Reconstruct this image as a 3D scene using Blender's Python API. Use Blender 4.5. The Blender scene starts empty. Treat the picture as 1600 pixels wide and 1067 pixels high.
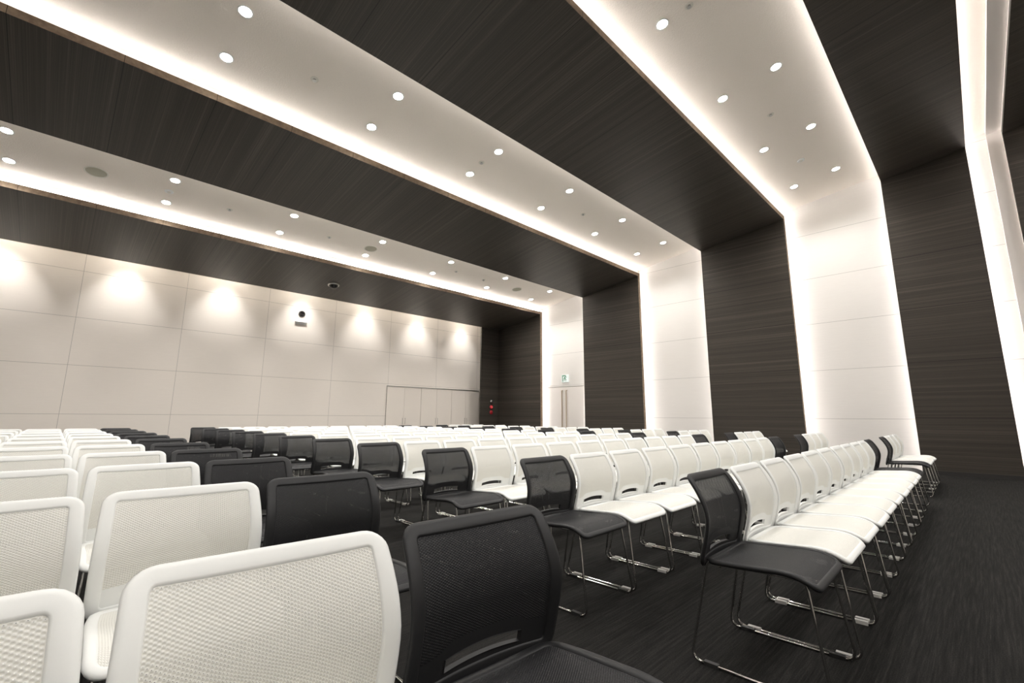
import bpy, bmesh, math, random
from mathutils import Vector, Matrix
random.seed(7)
C = bpy.context.scene.collection
PI = math.pi

# ------------------------------------------------------------------ room figures (metres)
EYE = 1.06
XW = 12.35                      # face of the dark wall panels
Z0, SL = 6.377, -0.1408         # underside of the dark ceiling panels: z = Z0 + SL*y
E_, D_ = 0.105, 0.26            # thickness of a dark panel, depth of the white recess
XL = -5.0                       # left wall
YB, YF = 14.0, -5.0             # back wall, wall behind the camera
FR = [(11.07, 13.30), (6.99, 9.12), (2.90, 5.00), (-0.41, 0.955), (-2.60, -0.93)]   # dark portals (near y, far y)
def zc(y, up=0.0): return Z0 + SL*y + up

# ------------------------------------------------------------------ materials
def mat(name, col=(.5,.5,.5), rough=.5, metal=0.0, spec=.5):
    m = bpy.data.materials.new(name); m.use_nodes = True
    b = m.node_tree.nodes['Principled BSDF']
    b.inputs['Base Color'].default_value = (*col, 1)
    b.inputs['Roughness'].default_value = rough
    b.inputs['Metallic'].default_value = metal
    b.inputs['Specular IOR Level'].default_value = spec
    return m
class NT:
    def __init__(s, m): s.t = m.node_tree; s.n = s.t.nodes; s.b = s.n['Principled BSDF']
    def add(s, ty, **kw):
        n = s.n.new(ty)
        for k, v in kw.items(): setattr(n, k, v)
        return n
    def link(s, a, b): s.t.links.new(a, b)
    def math(s, op, a, b=None, clamp=False):
        n = s.n.new('ShaderNodeMath'); n.operation = op; n.use_clamp = clamp
        for i, v in enumerate((a, b)):
            if v is None: continue
            if isinstance(v, (int, float)): n.inputs[i].default_value = v
            else: s.link(v, n.inputs[i])
        return n.outputs[0]
    def coords(s):
        tc = s.n.new('ShaderNodeTexCoord'); sx = s.n.new('ShaderNodeSeparateXYZ')
        s.link(tc.outputs['Object'], sx.inputs[0]); return tc.outputs['Object'], sx.outputs
    def noise(s, vec, scale3, scale=1.0, detail=3.0, rough=.5):
        mp = s.n.new('ShaderNodeMapping'); mp.inputs['Scale'].default_value = scale3
        s.link(vec, mp.inputs[0]); no = s.n.new('ShaderNodeTexNoise')
        no.inputs['Scale'].default_value = scale; no.inputs['Detail'].default_value = detail
        no.inputs['Roughness'].default_value = rough
        s.link(mp.outputs[0], no.inputs['Vector']); return no.outputs['Fac']
    def joint(s, c, pitch, off, w):       # 1 on a joint line, else 0
        a = s.math('SUBTRACT', c, off); a = s.math('DIVIDE', a, pitch); a = s.math('ADD', a, .5)
        a = s.math('FRACT', a); a = s.math('SUBTRACT', a, .5); a = s.math('ABSOLUTE', a)
        a = s.math('MULTIPLY', a, pitch); return s.math('LESS_THAN', a, w)
    def ramp(s, fac, stops):
        r = s.n.new('ShaderNodeValToRGB'); e = r.color_ramp.elements
        while len(e) < len(stops): e.new(.5)
        for i, (p, c) in enumerate(stops): e[i].position = p; e[i].color = (*c, 1)
        s.link(fac, r.inputs[0]); return r.outputs[0]
    def mix(s, fac, a, b):
        n = s.n.new('ShaderNodeMix'); n.data_type = 'RGBA'
        for idx, v in ((0, fac), (6, a), (7, b)):
            if isinstance(v, (int, float)): n.inputs[idx].default_value = v
            elif isinstance(v, tuple): n.inputs[idx].default_value = (*v, 1)
            else: s.link(v, n.inputs[idx])
        return n.outputs[2]
    def bump(s, h, strength, dist):
        n = s.n.new('ShaderNodeBump'); n.inputs['Strength'].default_value = strength
        n.inputs['Distance'].default_value = dist
        s.link(h, n.inputs['Height']); s.link(n.outputs[0], s.b.inputs['Normal'])

def wood(name, scale3, jaxis, pitch, off):
    m = mat(name, rough=.42, spec=.35); t = NT(m); v, xyz = t.coords()
    fine = t.noise(v, scale3, 1.0, 5.0, .75)
    wide = t.noise(v, tuple(q*.16 if q > 2 else q*.5 for q in scale3), 1.0, 2.0, .5)
    f = t.math('ADD', t.math('MULTIPLY', fine, .75), t.math('MULTIPLY', wide, .25))
    col = t.ramp(f, [(.36, (.037, .032, .0265)), (.50, (.050, .043, .0355)), (.58, (.072, .062, .051)), (.68, (.118, .104, .086))])
    j = t.joint(xyz[jaxis], pitch, off, .005)
    col = t.mix(j, col, (.012, .010, .009)); t.link(col, t.b.inputs['Base Color'])
    t.bump(f, .15, .002); return m
M = {}
M['wood_ceiling'] = wood('ebony_ceiling_wood', (75, .22, .22), 0, 1.0, .06)
M['wood_wall'] = wood('ebony_wall_wood', (.22, .22, 95), 2, 1.11, 1.09)

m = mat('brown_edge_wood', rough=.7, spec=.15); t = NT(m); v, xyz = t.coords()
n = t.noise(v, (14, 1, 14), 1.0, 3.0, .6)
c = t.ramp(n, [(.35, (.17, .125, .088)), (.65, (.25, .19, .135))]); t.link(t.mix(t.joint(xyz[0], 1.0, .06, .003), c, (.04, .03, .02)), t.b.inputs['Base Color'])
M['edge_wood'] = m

def panel(name, col, xa, xp, xo, za, zp, zo, w=.004):
    m = mat(name, rough=.6, spec=.3); t = NT(m); v, xyz = t.coords()
    n = t.noise(v, (3, 3, 60), 1.0, 3.0, .6)
    c = t.mix(n, tuple(q*.96 for q in col), tuple(min(1, q*1.03) for q in col))
    j = t.joint(xyz[za], zp, zo, w)
    if xa is not None: j = t.math('MAXIMUM', j, t.joint(xyz[xa], xp, xo, w))
    c = t.mix(j, c, tuple(q*.55 for q in col)); t.link(c, t.b.inputs['Base Color']); return m
WARM = (.90, .845, .765)
M['panel_back'] = panel('white_wall_panel', (.84, .785, .72), 0, 1.96, .06, 2, 1.07, 0.0)
M['panel_right'] = panel('white_side_panel', (.78, .755, .72), None, 0, 0, 2, 1.11, 1.06)
m = mat('white_stucco', WARM, .85, spec=.1); t = NT(m); v, xyz = t.coords()
n = t.noise(v, (55, 55, 55), 1.0, 4.0, .65); t.bump(n, .5, .01)
c = t.mix(t.noise(v, (90, 90, 90), 1.0, 2.0, .7), tuple(q*.94 for q in WARM), tuple(q*1.03 for q in WARM)); t.link(c, t.b.inputs['Base Color'])
M['stucco'] = m
M['white_flat'] = mat('white_paint', (.80, .76, .72), .6)
m = mat('charcoal_carpet', rough=.95, spec=.1); t = NT(m); v, xyz = t.coords()
a = t.noise(v, (2.5, 75, 1), 1.0, 4.0, .75); b = t.noise(v, (160, 160, 1), 1.0, 3.0, .6)
f = t.math('ADD', t.math('MULTIPLY', a, .6), t.math('MULTIPLY', b, .4))
col = t.ramp(f, [(.36, (.007, .0067, .0063)), (.5, (.015, .0143, .0134)), (.66, (.034, .0322, .0295))])
t.link(col, t.b.inputs['Base Color']); t.bump(f, .6, .004)
M['carpet'] = m
M['dark_flat'] = mat('dark_paint', (.022, .021, .020), .6)
M['wp'] = mat('white_plastic', (.83, .84, .82), .45, spec=.35)
M['bp'] = mat('black_plastic', (.018, .018, .019), .5, spec=.35)
m = mat('chrome', (.62, .615, .60), .07, 1.0); M['chrome'] = m
M['glide_white'] = mat('clear_glide', (.62, .61, .58), .35)
M['glide_black'] = mat('black_glide', (.02, .02, .02), .5)
def mesh_fabric(name, dark, light, see, pitch):
    m = mat(name, rough=.55, spec=.3); t = NT(m); v, xyz = t.coords()
    k = 2*PI/pitch
    sx = t.math('SINE', t.math('MULTIPLY', xyz[0], k))
    tc = t.add('ShaderNodeTexCoord')
    uv = t.add('ShaderNodeUVMap'); su = t.add('ShaderNodeSeparateXYZ'); t.link(uv.outputs[0], su.inputs[0])
    sx = t.math('SINE', t.math('MULTIPLY', su.outputs[0], k*.62))
    sy = t.math('SINE', t.math('MULTIPLY', su.outputs[1], k))
    f = t.math('ADD', t.math('MULTIPLY', t.math('MULTIPLY', sx, sy), .5), .5)
    col = t.ramp(f, [(.30, dark), (.62, light)]); t.link(col, t.b.inputs['Base Color'])
    hole = t.math('GREATER_THAN', f, see)
    tr = t.add('ShaderNodeBsdfTransparent'); mx = t.add('ShaderNodeMixShader')
    out = t.n['Material Output']
    t.link(t.math('MULTIPLY', hole, .85), mx.inputs[0]); t.link(t.b.outputs[0], mx.inputs[1]); t.link(tr.outputs[0], mx.inputs[2])
    t.link(mx.outputs[0], out.inputs[0]); t.bump(f, .5, .002); return m
M['wm'] = mesh_fabric('white_mesh', (.68, .67, .61), (.84, .835, .79), .95, .0078)
M['bm'] = mesh_fabric('black_mesh', (.010, .010, .011), (.022, .022, .024), .90, .0070)
def emis(name, col, s):
    m = mat(name, (0, 0, 0)); b = m.node_tree.nodes['Principled BSDF']
    b.inputs['Emission Color'].default_value = (*col, 1); b.inputs['Emission Strength'].default_value = s; return m
M['led'] = emis('led_strip', (1.0, .945, .93), 15.0)
M['led_soft'] = emis('led_strip_soft', (1.0, .945, .93), 8.0)
M['lamp'] = emis('downlight_lamp', (1.0, .95, .86), 60.0)
M['washer'] = emis('wall_washer_lamp', (1.0, .955, .90), 300.0)
M['exit_white'] = emis('exit_sign_white', (.93, 1.0, .93), .5)
M['exit_green'] = mat('exit_sign_green', (.004, .16, .05), .8, spec=.1)
M['red'] = mat('red_plastic', (.45, .02, .03), .35)
M['red_lamp'] = emis('red_lamp', (1.0, .08, .09), .35)
M['metal'] = mat('brushed_metal', (.55, .54, .52), .3, 1.0)
M['grille'] = mat('speaker_grille', (.42, .41, .31), .7)
M['bronze'] = mat('bronze_handle', (.42, .34, .25), .45, .3)
M['glass'] = mat('dark_glass', (.012, .010, .010), .08)
M['plate'] = mat('offwhite_metal', (.74, .72, .64), .5)

# ------------------------------------------------------------------ helpers
def obj(name, bm, m, parent=None, smooth=False, loc=None):
    me = bpy.data.meshes.new(name); bm.normal_update(); bm.to_mesh(me); bm.free()
    for q in (m if isinstance(m, (list, tuple)) else [m]): me.materials.append(q)
    if smooth:
        for p in me.polygons: p.use_smooth = True
    o = bpy.data.objects.new(name, me); C.objects.link(o)
    if parent: o.parent = parent
    if loc: o.location = loc
    return o
def bevel(o, w, seg=2):
    b = o.modifiers.new('bevel', 'BEVEL'); b.width = w; b.segments = seg; b.limit_method = 'ANGLE'; return o
def tag(o, label=None, cat=None, group=None, kind=None):
    if label: o['label'] = label
    if cat: o['category'] = cat
    if group: o['group'] = group
    if kind: o['kind'] = kind
    return o
def empty(name, loc, rz=0.0):
    o = bpy.data.objects.new(name, None); C.objects.link(o); o.empty_display_size = .1
    o.location = loc; o.rotation_euler = (0, 0, rz); return o
def hexa(bm, p, mi=0):      # 8 points: bottom four (ccw) then top four
    v = [bm.verts.new(q) for q in p]
    for f in ((3,2,1,0),(4,5,6,7),(0,1,5,4),(1,2,6,5),(2,3,7,6),(3,0,4,7)):
        bm.faces.new([v[i] for i in f]).material_index = mi
def box(bm, x0, x1, y0, y1, z0, z1, mi=0):
    hexa(bm, [(x0,y0,z0),(x1,y0,z0),(x1,y1,z0),(x0,y1,z0),(x0,y0,z1),(x1,y0,z1),(x1,y1,z1),(x0,y1,z1)], mi)
def slope_slab(bm, x0, x1, y0, y1, u0, u1, mi=0):   # follows the ceiling slope
    hexa(bm, [(x0,y0,zc(y0,u0)),(x1,y0,zc(y0,u0)),(x1,y1,zc(y1,u0)),(x0,y1,zc(y1,u0)),
              (x0,y0,zc(y0,u1)),(x1,y0,zc(y0,u1)),(x1,y1,zc(y1,u1)),(x0,y1,zc(y1,u1))], mi)
def wall_slab(bm, x0, x1, y0, y1, up, mi=0, z0=0.0):        # wall panel with a sloping top
    hexa(bm, [(x0,y0,z0),(x1,y0,z0),(x1,y1,z0),(x0,y1,z0),(x0,y0,zc(y0,up)),(x1,y0,zc(y0,up)),(x1,y1,zc(y1,up)),(x0,y1,zc(y1,up))], mi)
def lathe(bm, prof, axis='z', n=24, mi=0, cap=True):   # prof: (radius, height) list
    rings = []
    for r, h in prof:
        ring = []
        for i in range(n):
            a = 2*PI*i/n; c, s = r*math.cos(a), r*math.sin(a)
            ring.append(bm.verts.new({'z': (c, s, h), 'y': (c, h, s), 'x': (h, c, s)}[axis]))
        rings.append(ring)
    for a, b in zip(rings, rings[1:]):
        for i in range(n):
            bm.faces.new([a[i], a[(i+1) % n], b[(i+1) % n], b[i]]).material_index = mi
    if cap:
        for r in (rings[0], rings[-1]):
            try: bm.faces.new(r).material_index = mi
            except ValueError: pass
def fillet(pts, r, closed=True, seg=5):
    out = []; n = len(pts)
    for i in range(n):
        p = Vector(pts[i])
        if not closed and i in (0, n-1): out.append(p); continue
        a = (Vector(pts[i-1])-p); b = (Vector(pts[(i+1) % n])-p)
        ri = min(r[i] if isinstance(r, (list, tuple)) else r, a.length*.45, b.length*.45)
        pa = p+a.normalized()*ri; pb = p+b.normalized()*ri
        for k in range(seg+1):
            t = k/seg; out.append(pa*(1-t)**2 + p*2*t*(1-t) + pb*t*t)
    return out
def tube(bm, pts, r, closed=False, n=8):
    pts = [Vector(p) for p in pts]; N = len(pts); rings = []; up = None
    for i in range(N):
        if closed: d = (pts[(i+1) % N]-pts[i-1]).normalized()
        else: d = (pts[min(i+1, N-1)]-pts[max(i-1, 0)]).normalized()
        if up is None:
            up = Vector((1, 0, 0)) if abs(d.x) < .9 else Vector((0, 0, 1))
        up = (up-d*up.dot(d)).normalized(); w = d.cross(up)
        rings.append([bm.verts.new(pts[i]+(up*math.cos(2*PI*k/n)+w*math.sin(2*PI*k/n))*r) for k in range(n)])
    for i in range(N if closed else N-1):
        a, b = rings[i], rings[(i+1) % N]
        for k in range(n): bm.faces.new([a[k], a[(k+1) % n], b[(k+1) % n], b[k]])
    if not closed:
        bm.faces.new(rings[0]); bm.faces.new(rings[-1][::-1])

# ------------------------------------------------------------------ room shell
bm = bmesh.new(); box(bm, XL-.6, XW+.6, YF, YB+.6, -.1, 0); obj('floor', bm, M['carpet'])['kind'] = 'structure'
bm = bmesh.new(); box(bm, XL-D_-.1, XW+D_+.1, YB, YB+.1, 0, zc(YB, .9)); obj('wall_back', bm, M['panel_back'])['kind'] = 'structure'
bm = bmesh.new(); box(bm, XL-D_-.1, XW+D_+.1, YF-.1, YF, 0, zc(YF, .4)); obj('wall_front', bm, M['white_flat'])['kind'] = 'structure'
bm = bmesh.new(); wall_slab(bm, XL-D_-.1, XL-D_, YF, YB, D_); obj('wall_left', bm, M['white_flat'])['kind'] = 'structure'
bm = bmesh.new(); wall_slab(bm, XW+D_, XW+D_+.1, YF, YB, D_); obj('wall_right', bm, M['panel_right'])['kind'] = 'structure'
bm = bmesh.new(); slope_slab(bm, XL-D_-.1, XW+D_+.1, YF, 13.32, D_, D_+.1); slope_slab(bm, XL-D_-.1, XW+D_+.1, 13.30, 13.32, .0, .85); obj('ceiling', bm, M['stucco'])['kind'] = 'structure'

SB = .11     # how far the white upstand stands back from the dark edge, room for the LED
ordn = ['farthest', 'second farthest', 'third', 'fourth', 'nearest']
for i, (y0, y1) in enumerate(FR):
    bm = bmesh.new()
    slope_slab(bm, XL-E_, XW+E_, y0, y1, 0, E_, 0)                 # dark ceiling board
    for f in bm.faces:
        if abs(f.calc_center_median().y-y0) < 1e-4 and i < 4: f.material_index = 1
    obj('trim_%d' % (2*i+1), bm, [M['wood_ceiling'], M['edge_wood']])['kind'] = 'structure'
    bm = bmesh.new(); wall_slab(bm, XW, XW+E_, y0, y1, -.0005, 0); wall_slab(bm, XL-E_, XL, y0, y1, -.0005, 0)     # dark wall board
    if i == 0: box(bm, 11.44, XW, 13.30, 13.36, 0, zc(13.30)-.001, 0)
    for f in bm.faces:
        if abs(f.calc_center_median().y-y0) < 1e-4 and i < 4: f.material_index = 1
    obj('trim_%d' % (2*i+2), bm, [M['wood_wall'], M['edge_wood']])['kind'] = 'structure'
    far = SB if i in (1, 2, 3) else (0.0 if i == 4 else .005)           # white upstand behind the boards
    a, b = y0+(SB if i < 4 else 0), y1-far
    bm = bmesh.new()
    slope_slab(bm, XL-D_, XW+D_, a, b, E_, D_-.001)
    wall_slab(bm, XL-D_+.001, XL-E_, a, b, E_)
    wall_slab(bm, XW+E_, XW+D_-.001, a, b, E_)
    if i == 4: slope_slab(bm, XL, XW+D_-.10, b, -.72, D_-.10, D_-.001); wall_slab(bm, XW+D_-.10, XW+D_-.001, b, -.72, D_-.10)
    obj('trim_%d' % (11+i), bm, M['white_flat'])['kind'] = 'structure'
bm = bmesh.new()
for (y0, y1) in FR: box(bm, XW-.012, XW-.0005, y0+.004, min(y1, 13.29)-.004, 0, .075)
obj('baseboard_right', bm, M['dark_flat'])['kind'] = 'structure'

# LED strips lying on the dark boards, inside the cove
def led(y, side, name, m='led'):
    bm = bmesh.new(); w = .004
    ya, yb = (y+.055, y+.055+w) if side == 'near' else (y-.055-w, y-.055)
    slope_slab(bm, XL+.02, XW+E_, ya, yb, E_+.001, E_+.030)
    wall_slab(bm, XL-E_-.030, XL-E_-.001, ya, yb, E_+.001, 0, .02)  # left wall: unseen strip added to raise the ambient light
    wall_slab(bm, XW+E_+.001, XW+E_+.030, ya, yb, E_+.030, 0, .02)
    tag(obj('light_strip', bm, M[m]), name, 'light strip', 'cove light strips along the dark portals')
led(FR[0][0], 'near', 'glowing white cove light strip along the dark portal next to the back wall')
led(FR[1][0], 'near', 'glowing white cove light strip on the second dark portal from the back wall')
led(FR[2][0], 'near', 'glowing cove light strip on near edge of the third dark portal from back')
led(FR[3][0], 'near', 'glowing cove light strip on the near edge of the fourth dark portal, far right')
led(FR[3][1], 'far', 'glowing cove light strip on the far edge of the fourth dark portal', 'led_soft')

led(FR[1][1], 'far', 'cove light strip hidden on the far edge of the second dark portal from the back', 'led_soft')
led(FR[2][1], 'far', 'cove light strip hidden on the far edge of the third dark portal from the back', 'led_soft')

# ------------------------------------------------------------------ downlights
def num(i): return ['first','second','third','fourth','fifth','sixth','seventh','eighth','ninth','tenth','eleventh','twelfth'][i]
TILT = math.atan(SL)
def new_downlight(size, power, wash=False):
    r = empty('downlight', (0, 0, 0)); r.rotation_euler = (TILT, 0, 0)
    bm = bmesh.new(); lathe(bm, [(size*.78, .004), (size*.80, -.004), (size, -.006), (size*1.02, 0)], n=28, cap=False)
    obj('trim_ring', bm, M['wp'], r, True)
    bm = bmesh.new(); lathe(bm, [(size*.78, -.001), (size*.6, .0005)], n=28, cap=True)
    obj('lamp', bm, M['washer' if wash else 'lamp'], r)
    return r
def add_spot(x, y, z, power, ang, blend, tilt=0.0, parent=None, rad=.05, col=(1, .975, .94)):
    L = bpy.data.lights.get('spot_%g' % power) or bpy.data.lights.new('spot_%g' % power, 'SPOT')
    L.energy = power; L.spot_size = math.radians(ang); L.spot_blend = blend; L.shadow_soft_size = rad; L.color = col
    o = bpy.data.objects.new('lamp_beam', L); C.objects.link(o); o.location = (x, y, z); o.rotation_euler = (tilt, 0, 0)
    return o
def copy_tree(o, parent=None):
    c = o.copy(); C.objects.link(c); c.parent = parent
    for ch in o.children: copy_tree(ch, c)
    return c
proto = new_downlight(.085, 0); first = True
bands = [(3, '', [(-3.2, 'near'), (-4.0, 'far')], range(-2, 6)), (0, 'rear white ceiling strip', [(9.79, 'near'), (10.66, 'far')], range(-2, 6)),  # band 3: unseen lamps added behind the camera as front fill
         (1, 'middle white ceiling strip', [(5.64, 'near'), (6.46, 'far')], range(-2, 6)),
         (2, 'front white ceiling strip', [(1.59, 'near'), (2.40, 'far')], range(-2, 6))]
POW = 31
for bi, bname, rows, ks in bands:
    for y, rn in rows:
        for k in ks:
            x = 1.02+2.08*k; z = zc(y, D_)-.001
            vis = {3: False, 0: k >= -1, 1: k >= 0, 2: (k >= 3 if rn == 'near' else k >= 2)}[bi]
            o = add_spot(x, y, z-.03, 80, 150, 1.0, math.radians(38)) if bi == 3 else add_spot(x, y, z-.03, POW*(1.25 if bi == 0 else 1), 135, 1.0)
            if vis:
                d = proto if first else copy_tree(proto); first = False
                d.location = (x, y, z)
                tag(d, 'lit downlight, %s from right wall, %s row, %s' % (num(5-k), rn, bname), 'downlight', 'downlights in the white ceiling strips')
                o.parent = d; o.location = (0, 0, -.03); o.rotation_euler = (-TILT, 0, 0)
            else: o['label'] = 'unseen beam, off-view downlight or fill lamp added behind the camera'; o['category'] = 'lamp'; o.name = 'unseen_beam'
# slot over the back wall: wall washers
bm = bmesh.new(); slope_slab(bm, XL-D_, XW+D_, 13.32, YB, .80, .85); obj('trim_21', bm, M['white_flat'])['kind'] = 'structure'
bm = bmesh.new(); wall_slab(bm, XW+.0, XW+.05, 13.365, YB, .80); obj('trim_22', bm, M['white_flat'])['kind'] = 'structure'
wproto = new_downlight(.06, 0, True); first = True
for k in range(-2, 6):
    x = .83+2.03*k; y = 13.40; z = zc(y, .80)-.001
    d = wproto if first else copy_tree(wproto); first = False
    d.location = (x, y, z)
    tag(d, 'wall washer above the white back wall, %s from the right' % num(5-k), 'downlight', 'wall washers hidden in the slot over the back wall')
    o = add_spot(x, y, z-.02, 66, 66, .9, parent=None, rad=.03); o.parent = d; o.location = (0, 0, -.02); o.rotation_euler = (-TILT+.12, 0, 0)

# ------------------------------------------------------------------ ceiling fixtures
def disc_fix(name, x, y, prof_parts, label, cat, group=None, up=D_):
    r = empty(name, (x, y, zc(y, up)-.001)); r.rotation_euler = (TILT, 0, 0)
    for pn, prof, mm in prof_parts:
        bm = bmesh.new(); lathe(bm, prof, n=28); obj(pn, bm, M[mm], r, False)
    tag(r, label, cat, group); return r
SPK = [('rim', [(.165, .0), (.165, -.008), (.145, -.010), (.143, -.004)], 'plate'), ('grille', [(.145, -.003), (.14, -.006)], 'grille')]
for x, w in ((-.02, 'at the left of the picture'), (5.11, 'in the middle of it'), (10.30, 'close to the right wall')):
    disc_fix('ceiling_speaker', x, 10.25, SPK, 'round ceiling speaker in strip nearest back wall, %s' % w, 'speaker', 'ceiling speakers')
SPR = [('plate', [(.055, 0), (.055, -.004), (.035, -.006), (.03, -.002)], 'plate'), ('nozzle', [(.018, 0), (.018, -.02), (.026, -.022), (.026, -.026)], 'metal')]
bn = ['strip nearest back wall', 'middle strip', 'front strip']
for x, y, b, w in ((2.01, 10.27, 0, 'left one'), (4.06, 10.26, 0, 'second from left'), (7.75, 10.2, 0, 'third from left'), (8.85, 10.25, 0, 'rightmost one'),
                   (2.03, 6.10, 1, 'left one'), (5.13, 6.06, 1, 'second from left'), (8.29, 6.05, 1, 'rightmost one'), (8.35, 1.99, 2, 'between the lamp pairs'), (5.21, 2.04, 2, 'at the top edge of the picture')):
    disc_fix('sprinkler', x, y, SPR, 'small sprinkler in the white ceiling, %s, %s' % (bn[b], w), 'sprinkler', 'ceiling sprinklers')
DET = [('base', [(.07, 0), (.07, -.012), (.05, -.02), (.02, -.022)], 'wp')]
for x, y, w in ((1.0, 10.22, 'strip nearest back wall, between a pair of downlights'), (10.38, 2.01, 'front strip near the right wall')):
    r = disc_fix('smoke_detector', x, y, [('base', [(.07, 0), (.07, -.01), (.055, -.018)], 'wp'), ('sensor', [(.03, -.016), (.03, -.026), (.01, -.028)], 'plate')],
             'white round smoke detector in %s' % w, 'detector', 'smoke detectors')
# dome camera on the dark ceiling
r = empty('dome_camera', (5.07, 12.24, zc(12.24)-.001)); r.rotation_euler = (TILT, 0, 0)
bm = bmesh.new(); lathe(bm, [(.15, 0), (.15, -.02), (.125, -.03), (.12, -.02)], n=28); obj('ring', bm, M['metal'], r, True)
bm = bmesh.new(); lathe(bm, [(.118, -.015), (.11, -.05), (.085, -.085), (.045, -.105), (.005, -.11)], n=28); obj('dome', bm, M['glass'], r, True)
tag(r, 'black dome camera under the dark ceiling close to the back wall', 'camera')

# ------------------------------------------------------------------ back wall furniture
def loc_bm(bm, v):
    bmesh.ops.translate(bm, verts=bm.verts, vec=v); return bm
r = empty('projection_port', (4.91, YB+.0005, 4.07))
bm = bmesh.new(); lathe(bm, [(.075, -.004), (.088, -.008), (.098, -.016), (.10, 0), (.06, .0)], 'y', 28, cap=True); obj('rim', bm, M['dark_flat'], r, True)
bm = bmesh.new(); lathe(bm, [(.085, -.002), (.06, -.006), (.01, -.009)], 'y', 28); obj('lens_glass', bm, M['glass'], r, True)
tag(r, 'round dark projection port high on the white back wall', 'port')
r = empty('port_ledge', (4.90, YB+.0005, 3.82))
bm = bmesh.new(); box(bm, -.17, .17, -.05, 0, -.012, .012); bevel(obj('shelf', bm, M['wp'], r), .004)
bm = bmesh.new(); box(bm, -.15, .15, -.012, 0, -.07, -.012); obj('plate', bm, M['wp'], r)
tag(r, 'small white ledge on the back wall just below the round port', 'ledge')
# built-in storage cabinets
M['cab'] = mat('cabinet_laminate', (.83, .77, .70), .5)
edges = [7.86, 9.215, 10.57, 11.93]; cn = ['left', 'middle', 'right']
def cabinet(x0, x1):
    r = empty('storage_cabinet', (x0, YB, 0)); w = x1-x0
    bm = bmesh.new(); box(bm, .004, w-.004, -.018, -.001, .004, 2.085); obj('body', bm, M['dark_flat'], r)
    bm = bmesh.new(); box(bm, .004, w-.004, -.045, -.019, 2.055, 2.085); obj('top_rail', bm, M['metal'], r)
    for s in (0, 1):
        a = .006 if s == 0 else w/2+.003; b = w/2-.003 if s == 0 else w-.006
        bm = bmesh.new(); box(bm, a, b, -.040, -.019, .05, 2.05); d = obj('door', bm, M['cab'], r)
        hx = w/2-.05 if s == 0 else w/2+.05
        bm = bmesh.new()
        tube(bm, fillet([(hx, -.041, .80), (hx, -.068, .80), (hx, -.068, 1.0), (hx, -.041, 1.0)], .012, False), .006)
        h = obj('handle', bm, M['metal'], d, True); h['label'] = 'small steel pull handle'
    return r
c0 = cabinet(edges[0], edges[1])
for i in range(3):
    c = c0 if i == 0 else copy_tree(c0)
    c.location = (edges[i], YB, 0)
    tag(c, 'beige two-door storage cabinet in the back wall, %s one of the three' % cn[i], 'cabinet', 'storage cabinets in the back wall')

# fire alarm fittings on the dark stub wall
def wallfit(name, z, parts, label, cat):
    r = empty(name, (11.98, 13.299, z))
    for pn, prof, mm in parts:
        bm = bmesh.new(); lathe(bm, prof, 'y', 24); obj(pn, bm, M[mm], r, True)
    tag(r, label, cat)
wallfit('alarm_bell', 1.64, [('base', [(.085, 0), (.085, -.02), (.06, -.03)], 'dark_flat'), ('gong', [(.065, -.028), (.06, -.045), (.035, -.06), (.005, -.064)], 'metal')],
        'round metal alarm bell on the dark wall above two red fittings', 'alarm')
wallfit('alarm_lamp', 1.43, [('base', [(.075, 0), (.075, -.02), (.055, -.025)], 'red'), ('lens', [(.045, -.024), (.04, -.05), (.02, -.065), (.004, -.068)], 'red_lamp')],
        'glowing red alarm lamp on the dark wall under the bell', 'alarm')
wallfit('alarm_button', 1.23, [('ring', [(.075, 0), (.075, -.018), (.055, -.024)], 'red'), ('push_disc', [(.04, -.022), (.038, -.028), (.004, -.03)], 'red')],
        'red fire alarm button, lowest fitting on the dark wall by the cabinets', 'alarm')

# double door in the white side wall
r = empty('door_1', (XW+D_, 10.15, 0)); r['kind'] = 'structure'
for s in (-1, 1):
    a, b = (-.80, -.003) if s < 0 else (.003, .80)
    bm = bmesh.new(); box(bm, -.016, -.001, a, b, .01, 2.10); d = obj('door_leaf', bm, M['white_flat'], r)
    hy = s*.095
    bm = bmesh.new()
    tube(bm, fillet([(-.017, hy, .62), (-.065, hy, .62), (-.065, hy, 1.98), (-.017, hy, 1.98)], .02, False), .019)
    h = obj('door_handle', bm, M['bronze'], d, True); h['label'] = 'long vertical bronze bar handle'
bm = bmesh.new(); box(bm, -.020, -.001, -.83, .83, 2.104, 2.125); obj('door_head', bm, M['metal'], r)
# exit sign
r = empty('exit_sign', (XW+D_-.001, 10.12, 2.40))
bm = bmesh.new(); box(bm, -.035, 0, -.15, .15, -.13, .13); bevel(obj('sign_box', bm, M['exit_white'], r), .008)
def flat(bm, pts, x=-.0365):      # polygon in the sign's plane, y runs to the left of the picture
    bm.faces.new([bm.verts.new((x, -a*1.3, b*1.3)) for a, b in pts][::-1])
bm = bmesh.new()
for p in ([(-.09, -.085), (-.065, -.085), (-.065, .085), (-.09, .085)], [(-.065, .06), (.02, .06), (.02, .085), (-.065, .085)],
          [(-.035, .0), (.0, -.005), (.025, .04), (-.01, .045)], [(-.03, .005), (-.055, -.03), (-.045, -.04), (-.015, -.01)],
          [(.0, -.0), (.03, -.03), (.02, -.08), (.035, -.08), (.05, -.03), (.02, .01)], [(.0, -.005), (-.02, -.05), (-.05, -.07), (-.045, -.082), (-.01, -.06), (.015, -.02)],
          [(.02, .035), (.055, .02), (.075, .035), (.07, .045), (.055, .033), (.02, .05)]): flat(bm, p)
vs = [(.025+.016*math.cos(2*PI*k/14), .062+.016*math.sin(2*PI*k/14)) for k in range(14)]; flat(bm, vs)
obj('pictogram', bm, M['exit_green'], r)
tag(r, 'green and white exit sign with a running figure above the double door', 'sign')

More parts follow.
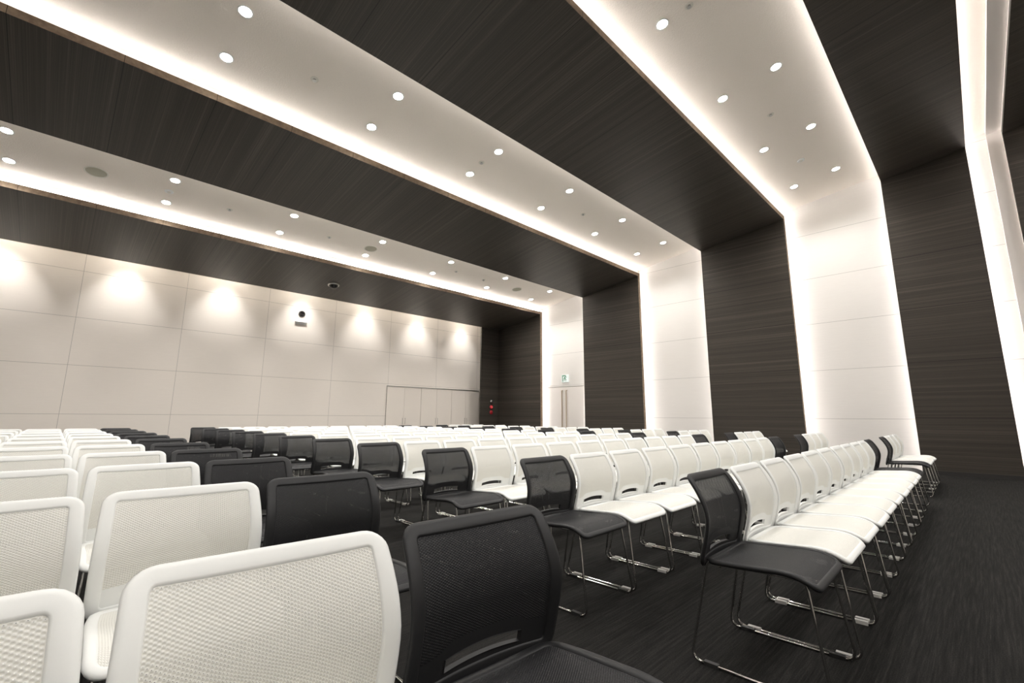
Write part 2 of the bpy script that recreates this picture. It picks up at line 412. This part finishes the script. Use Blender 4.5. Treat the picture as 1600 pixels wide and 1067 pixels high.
# ------------------------------------------------------------------ chair
def interp(prof, N):      # smooth resample of (y,z) points, returns points and arc length
    P = [Vector((a, b)) for a, b in prof]; out = []
    for i in range(len(P)-1):
        p0 = P[max(i-1, 0)]; p1 = P[i]; p2 = P[i+1]; p3 = P[min(i+2, len(P)-1)]
        for k in range(N):
            t = k/N
            out.append(.5*((2*p1)+(p2-p0)*t+(2*p0-5*p1+4*p2-p3)*t*t+(3*p1-p0-3*p2+p3)*t**3))
    out.append(P[-1]); s = [0]
    for a, b in zip(out, out[1:]): s.append(s[-1]+(b-a).length)
    return out, s
class Surf:
    def __init__(s, prof, bow, flip=1, tap=lambda t: 1.0):
        s.P, s.S = interp(prof, 8); s.L = s.S[-1]; s.bow = bow; s.tap = tap; s.flip = flip
    def at(s, q):
        q = min(max(q, 0), s.L); i = 0
        while i < len(s.S)-2 and s.S[i+1] < q: i += 1
        t = (q-s.S[i])/(s.S[i+1]-s.S[i]); return s.P[i].lerp(s.P[i+1], t), (s.P[i+1]-s.P[i]).normalized()
    def pt(s, x, q, n=0.0):
        p, d = s.at(q)
        nn = Vector((-d.y, d.x))*s.flip
        b = s.bow(x, q/s.L); x *= s.tap(q/s.L)
        p = p+nn*(n+b); return Vector((x, p.x, p.y))
def rloop(hw, q0, q1, r, d, nc=6, nx=14, ny=12, taper=0.0):   # rounded rectangle, inset by d, same vertex count for any d
    a0, a1 = q0+d, q1-d; w = hw-d; rr = r; pts = []
    cx, c0, c1 = hw-rr, q0+rr, q1-rr; re = rr-d
    def corner(sx, cy, s):
        for k in range(nc+1):
            a = s+PI/2*k/nc; pts.append((sx*cx+re*math.cos(a), cy+re*math.sin(a)))
    def edge(p, q, n):
        for k in range(1, n): pts.append((p[0]+(q[0]-p[0])*k/n, p[1]+(q[1]-p[1])*k/n))
    corner(1, c1, 0); edge((cx, a1), (-cx, a1), nx)
    corner(-1, c1, PI/2); edge((-w, c1), (-w, c0), ny)
    corner(-1, c0, PI); edge((-cx, a0), (cx, a0), nx)
    corner(1, c0, 3*PI/2); edge((w, c0), (w, c1), ny)
    return pts
def ring_shell(bm, S, hw, q0, q1, r, sect):
    rings = []
    for d, n in sect: rings.append([bm.verts.new(S.pt(x, q, n)) for x, q in rloop(hw, q0, q1, r, d)])
    N = len(rings[0])
    for a, b in zip(rings, rings[1:]):
        for i in range(N): bm.faces.new([a[i], a[(i+1) % N], b[(i+1) % N], b[i]])
    return rings
def gridcols(bm, S, xs, rows, n, uvl=None):    # rows: function x -> list of q
    g = [[(bm.verts.new(S.pt(x, q, n)), x, q) for q in rows(x)] for x in xs]
    for a, b in zip(g, g[1:]):
        for i in range(len(a)-1):
            f = bm.faces.new([a[i][0], b[i][0], b[i+1][0], a[i+1][0]])
            if uvl:
                for l, c in zip(f.loops, (a[i], b[i], b[i+1], a[i+1])): l[uvl].uv = (c[1], c[2])
    return g
backP = [(.200, .392), (.187, .45), (.173, .50), (.160, .56), (.156, .61), (.168, .665), (.192, .715), (.221, .760), (.247, .787), (.258, .797)]
def back_bow(x, t):
    u = min(1, abs(x)/.25); return -.030*(1-u*u)*math.sin(PI*min(1, .25+t*.75))
BACK = Surf(backP, back_bow, 1, lambda t: 1.0-.045*max(0, (t-.45)/.55)**1.4)
seatP = [(.200, .428), (.15, .434), (.07, .440), (-.03, .447), (-.11, .452), (-.17, .448), (-.215, .432), (-.248, .408), (-.258, .398)]
def seat_bow(x, t):
    u = min(1, abs(x)/.25); return -.012*(1-u*u)*math.sin(PI*min(1, t*1.15))
SEAT = Surf(seatP, seat_bow, -1, lambda t: 1.0-.07*max(0, (.35-t)/.35)**1.5)
def wave(x):
    u = abs(x); c = .5+.5*math.cos(PI*min(1, max(0, (u-.10)/.06)))
    return .100+.022*c
def slot_top(x): return .083+.008*(1-(x/.125)**2)
def slot_bot(x): return .054+.005*(1-(x/.125)**2)
BR = .042
def backrest_bm():
    bm = bmesh.new(); L = BACK.L; HW = .250
    sect = [(BR, -.004), (BR-.0015, .0015), (BR-.005, .003), (.016, .005), (.006, .003), (.001, -.002), (.003, -.009), (.012, -.014), (BR, -.013), (BR, -.004)]
    ring_shell(bm, BACK, HW, 0, L, .052, sect)
    # lower plate with the hand slot, front and back skins
    xs = [-(HW-BR+.006)+2*(HW-BR+.006)*k/48 for k in range(49)]
    for n in (-.002, -.009):
        gridcols(bm, BACK, xs, lambda x: [BR-.004, slot_bot(min(max(x, -.125), .125))], n)
        gridcols(bm, BACK, xs, lambda x: [slot_top(min(max(x, -.125), .125)) if abs(x) < .125 else slot_top(.125), (wave(x)+slot_top(x if abs(x) < .125 else .125))/2, wave(x)+.004], n)
        for side in (-1, 1):
            sx = [x for x in xs if side*x >= .122]
            if side < 0: sx = [x for x in xs if x <= -.122]
            gridcols(bm, BACK, sx, lambda x: [slot_bot(.125), .067, slot_top(.125)], n)
    sxs = [-.125+.25*k/24 for k in range(25)]     # slot rim
    for q in (slot_bot, slot_top):
        g = [[bm.verts.new(BACK.pt(x, q(x), n)) for n in (.001, -.012)] for x in sxs]
        for a, b in zip(g, g[1:]): bm.faces.new([a[0], b[0], b[1], a[1]])
    for x in (-.125, .125):
        v = [bm.verts.new(BACK.pt(x, q, n)) for q, n in ((slot_bot(x), .001), (slot_top(x), .001), (slot_top(x), -.012), (slot_bot(x), -.012))]
        bm.faces.new(v)
    return bm
def backmesh_bm():
    bm = bmesh.new(); uvl = bm.loops.layers.uv.new('UVMap'); L = BACK.L; hw = .250-BR+.004
    xs = [-hw+2*hw*k/40 for k in range(41)]
    gridcols(bm, BACK, xs, lambda x: [wave(x)+(L-BR+.004-wave(x))*k/20 for k in range(21)], -.003, uvl)
    bmesh.ops.delete(bm, geom=[f for f in bm.faces if False], context='FACES'); return bm
def seat_bm():
    bm = bmesh.new()
    sect = [(.034, -.004), (.031, .001), (.024, .003), (.012, .003), (.004, 0), (.001, -.007), (.003, -.014), (.012, -.019), (.034, -.018), (.034, -.004)]
    ring_shell(bm, SEAT, .245, 0, SEAT.L, .055, sect); return bm
def seatmesh_bm():
    bm = bmesh.new(); uvl = bm.loops.layers.uv.new('UVMap'); hw = .245-.030; L = SEAT.L
    def rows(x):
        e = max(0, abs(x)-(hw-.02)); k0 = e*.9
        return [.030+k0+(L-.060-2*k0)*k/22 for k in range(23)]
    gridcols(bm, SEAT, [-hw+2*hw*k/24 for k in range(25)], rows, -.002, uvl); return bm
LEGX = .240
def leg_bm(s):
    bm = bmesh.new(); x = s*LEGX; xt = s*.213
    P = [(xt, .186, .424), (x, .272, .0075), (x, -.262, .0075), (xt, -.200, .427)]
    P = fillet(P, [.02, .05, .05, .03], True, 6)
    tube(bm, P, .0065, True, 8); return bm
def glide_bm(s, y):
    bm = bmesh.new(); x = s*(LEGX-.001)
    box(bm, x-.011, x+.011, y-.03, y+.03, .0, .017); return bm
def crossbar_bm(y, z):
    bm = bmesh.new(); tube(bm, [(-.212, y, z), (.212, y, z)], .006, False, 8)
    return bm
shared = {}
def make_chair(kind, glides=True):
    root = empty('mesh_chair', (0, 0, 0)); W = kind == 'white'
    P = M['wp'] if W else M['bp']; F = M['wm'] if W else M['bm']; G = M['glide_white'] if W else M['glide_black']
    def part(key, name, fn, m, parent, smooth=True):
        if (key, kind) in shared:
            o = bpy.data.objects.new(name, shared[(key, kind)]); C.objects.link(o); o.parent = parent; return o
        o = obj(name, fn(), m, parent, smooth); shared[(key, kind)] = o.data; return o
    b = part('b', 'backrest', backrest_bm, P, root); part('bm', 'mesh_panel', backmesh_bm, F, b)
    s = part('s', 'seat', seat_bm, P, root); part('sm', 'seat_panel', seatmesh_bm, F, s)
    for sd in (-1, 1):
        l = part('l%d' % sd, 'sled_leg', lambda: leg_bm(sd), M['chrome'], root)
        if glides:
            for gy in (.185, -.19): part('g%d%g' % (sd, gy), 'foot_glide', lambda: glide_bm(sd, gy), G, l, False)
    part('c1', 'crossbar', lambda: crossbar_bm(-.13, .425), M['chrome'], root)
    part('c2', 'crossbar', lambda: crossbar_bm(.13, .412), M['chrome'], root)
    return root
protos = {}
def place(kind, x, y, rz, label, far):
    key = (kind, far)
    if key not in protos: protos[key] = make_chair(kind, not far); o = protos[key]
    else: o = copy_tree(protos[key])
    o.location = (x, y, 0); o.rotation_euler = (0, 0, rz)
    tag(o, label, 'chair', '%s mesh chairs in rows across the hall' % kind)
PITCH, ROW, SK = .520, 1.12, .0165
rown = ['front row', 'second row', 'third row', 'fourth row', 'fifth row', 'sixth row', 'seventh row', 'eighth row', 'ninth row', 'tenth row', 'back row']
rnd = random.Random(3)
for i in range(11):
    far = i >= 6
    # left block: black aisle chair, whites to its left
    nleft = 3 if i < 3 else 4
    for k in range(nleft):
        x = .900-.510*k; y = .775+ROW*i
        if i == 0: y += (0, .03, .02)[k]; x += (-.035, -.046, -.056)[k]
        if i == 1: x -= .010*k
        kind = 'black' if k == 0 else 'white'
        lab = ('black mesh chair at the aisle end of the %s, left block' % rown[i]) if k == 0 else 'white mesh chair, %s from the aisle in the %s, left block' % (num(k), rown[i])
        place(kind, x+rnd.uniform(-.004, .004), y+rnd.uniform(-.006, .006), (-.045 if i < 2 else -.02)+rnd.uniform(-.006, .006), lab, far)
    for k in range(11):
        x = 2.395+PITCH*k; y = .755+ROW*i+(x-2.395)*SK
        if i == 0 and k == 0: x += .010; y += .02
        kind = 'black' if k in (0, 10) else 'white'
        if kind == 'black': lab = 'black mesh chair at the %s end of the %s, middle block' % ('left' if k == 0 else 'right', rown[i])
        else: lab = 'white mesh chair, %s from the left in the %s, middle block' % (num(k), rown[i])
        place(kind, x, y+rnd.uniform(-.004, .004), SK+rnd.uniform(-.004, .004), lab, far)
    for k in range(4):
        x = 8.96+PITCH*k; y = .75+ROW*i+(x-2.395)*SK
        kind = 'black' if k == 0 else 'white'
        lab = 'black mesh chair, first in the %s of the block by the right wall' % rown[i] if k == 0 else 'white mesh chair, %s after the black one, %s, block by right wall' % (num(k-1), rown[i])
        place(kind, x, y+rnd.uniform(-.004, .004), SK+rnd.uniform(-.004, .004), lab, far)

# ------------------------------------------------------------------ camera, world
F, PIT, YAW, ROLL, CY = 713.76, .1755, .7775, .0056, -8.7
fw = Vector((math.sin(YAW)*math.cos(PIT), math.cos(YAW)*math.cos(PIT), math.sin(PIT)))
rt = Vector((math.cos(YAW), -math.sin(YAW), 0)); up = rt.cross(fw)
r2 = rt*math.cos(ROLL)+up*math.sin(ROLL); u2 = up*math.cos(ROLL)-rt*math.sin(ROLL)
cam = bpy.data.cameras.new('camera'); co = bpy.data.objects.new('camera', cam); C.objects.link(co)
mw = Matrix.Identity(4)
for i in range(3): mw[i][0] = r2[i]; mw[i][1] = u2[i]; mw[i][2] = -fw[i]
mw[0][3], mw[1][3], mw[2][3] = 0, 0, EYE
co.matrix_world = mw; cam.sensor_width = 36; cam.lens = F*36/1600; cam.shift_y = CY/1600; cam.clip_start = .05
bpy.context.scene.camera = co
w = bpy.data.worlds.new('world'); bpy.context.scene.world = w; w.use_nodes = True
w.node_tree.nodes['Background'].inputs[0].default_value = (.9, .88, .85, 1); w.node_tree.nodes['Background'].inputs[1].default_value = .15
vs_ = bpy.context.scene.view_settings
vs_.view_transform = 'Standard'; vs_.look = 'None'; vs_.gamma = 1.0; vs_.exposure = 0.96
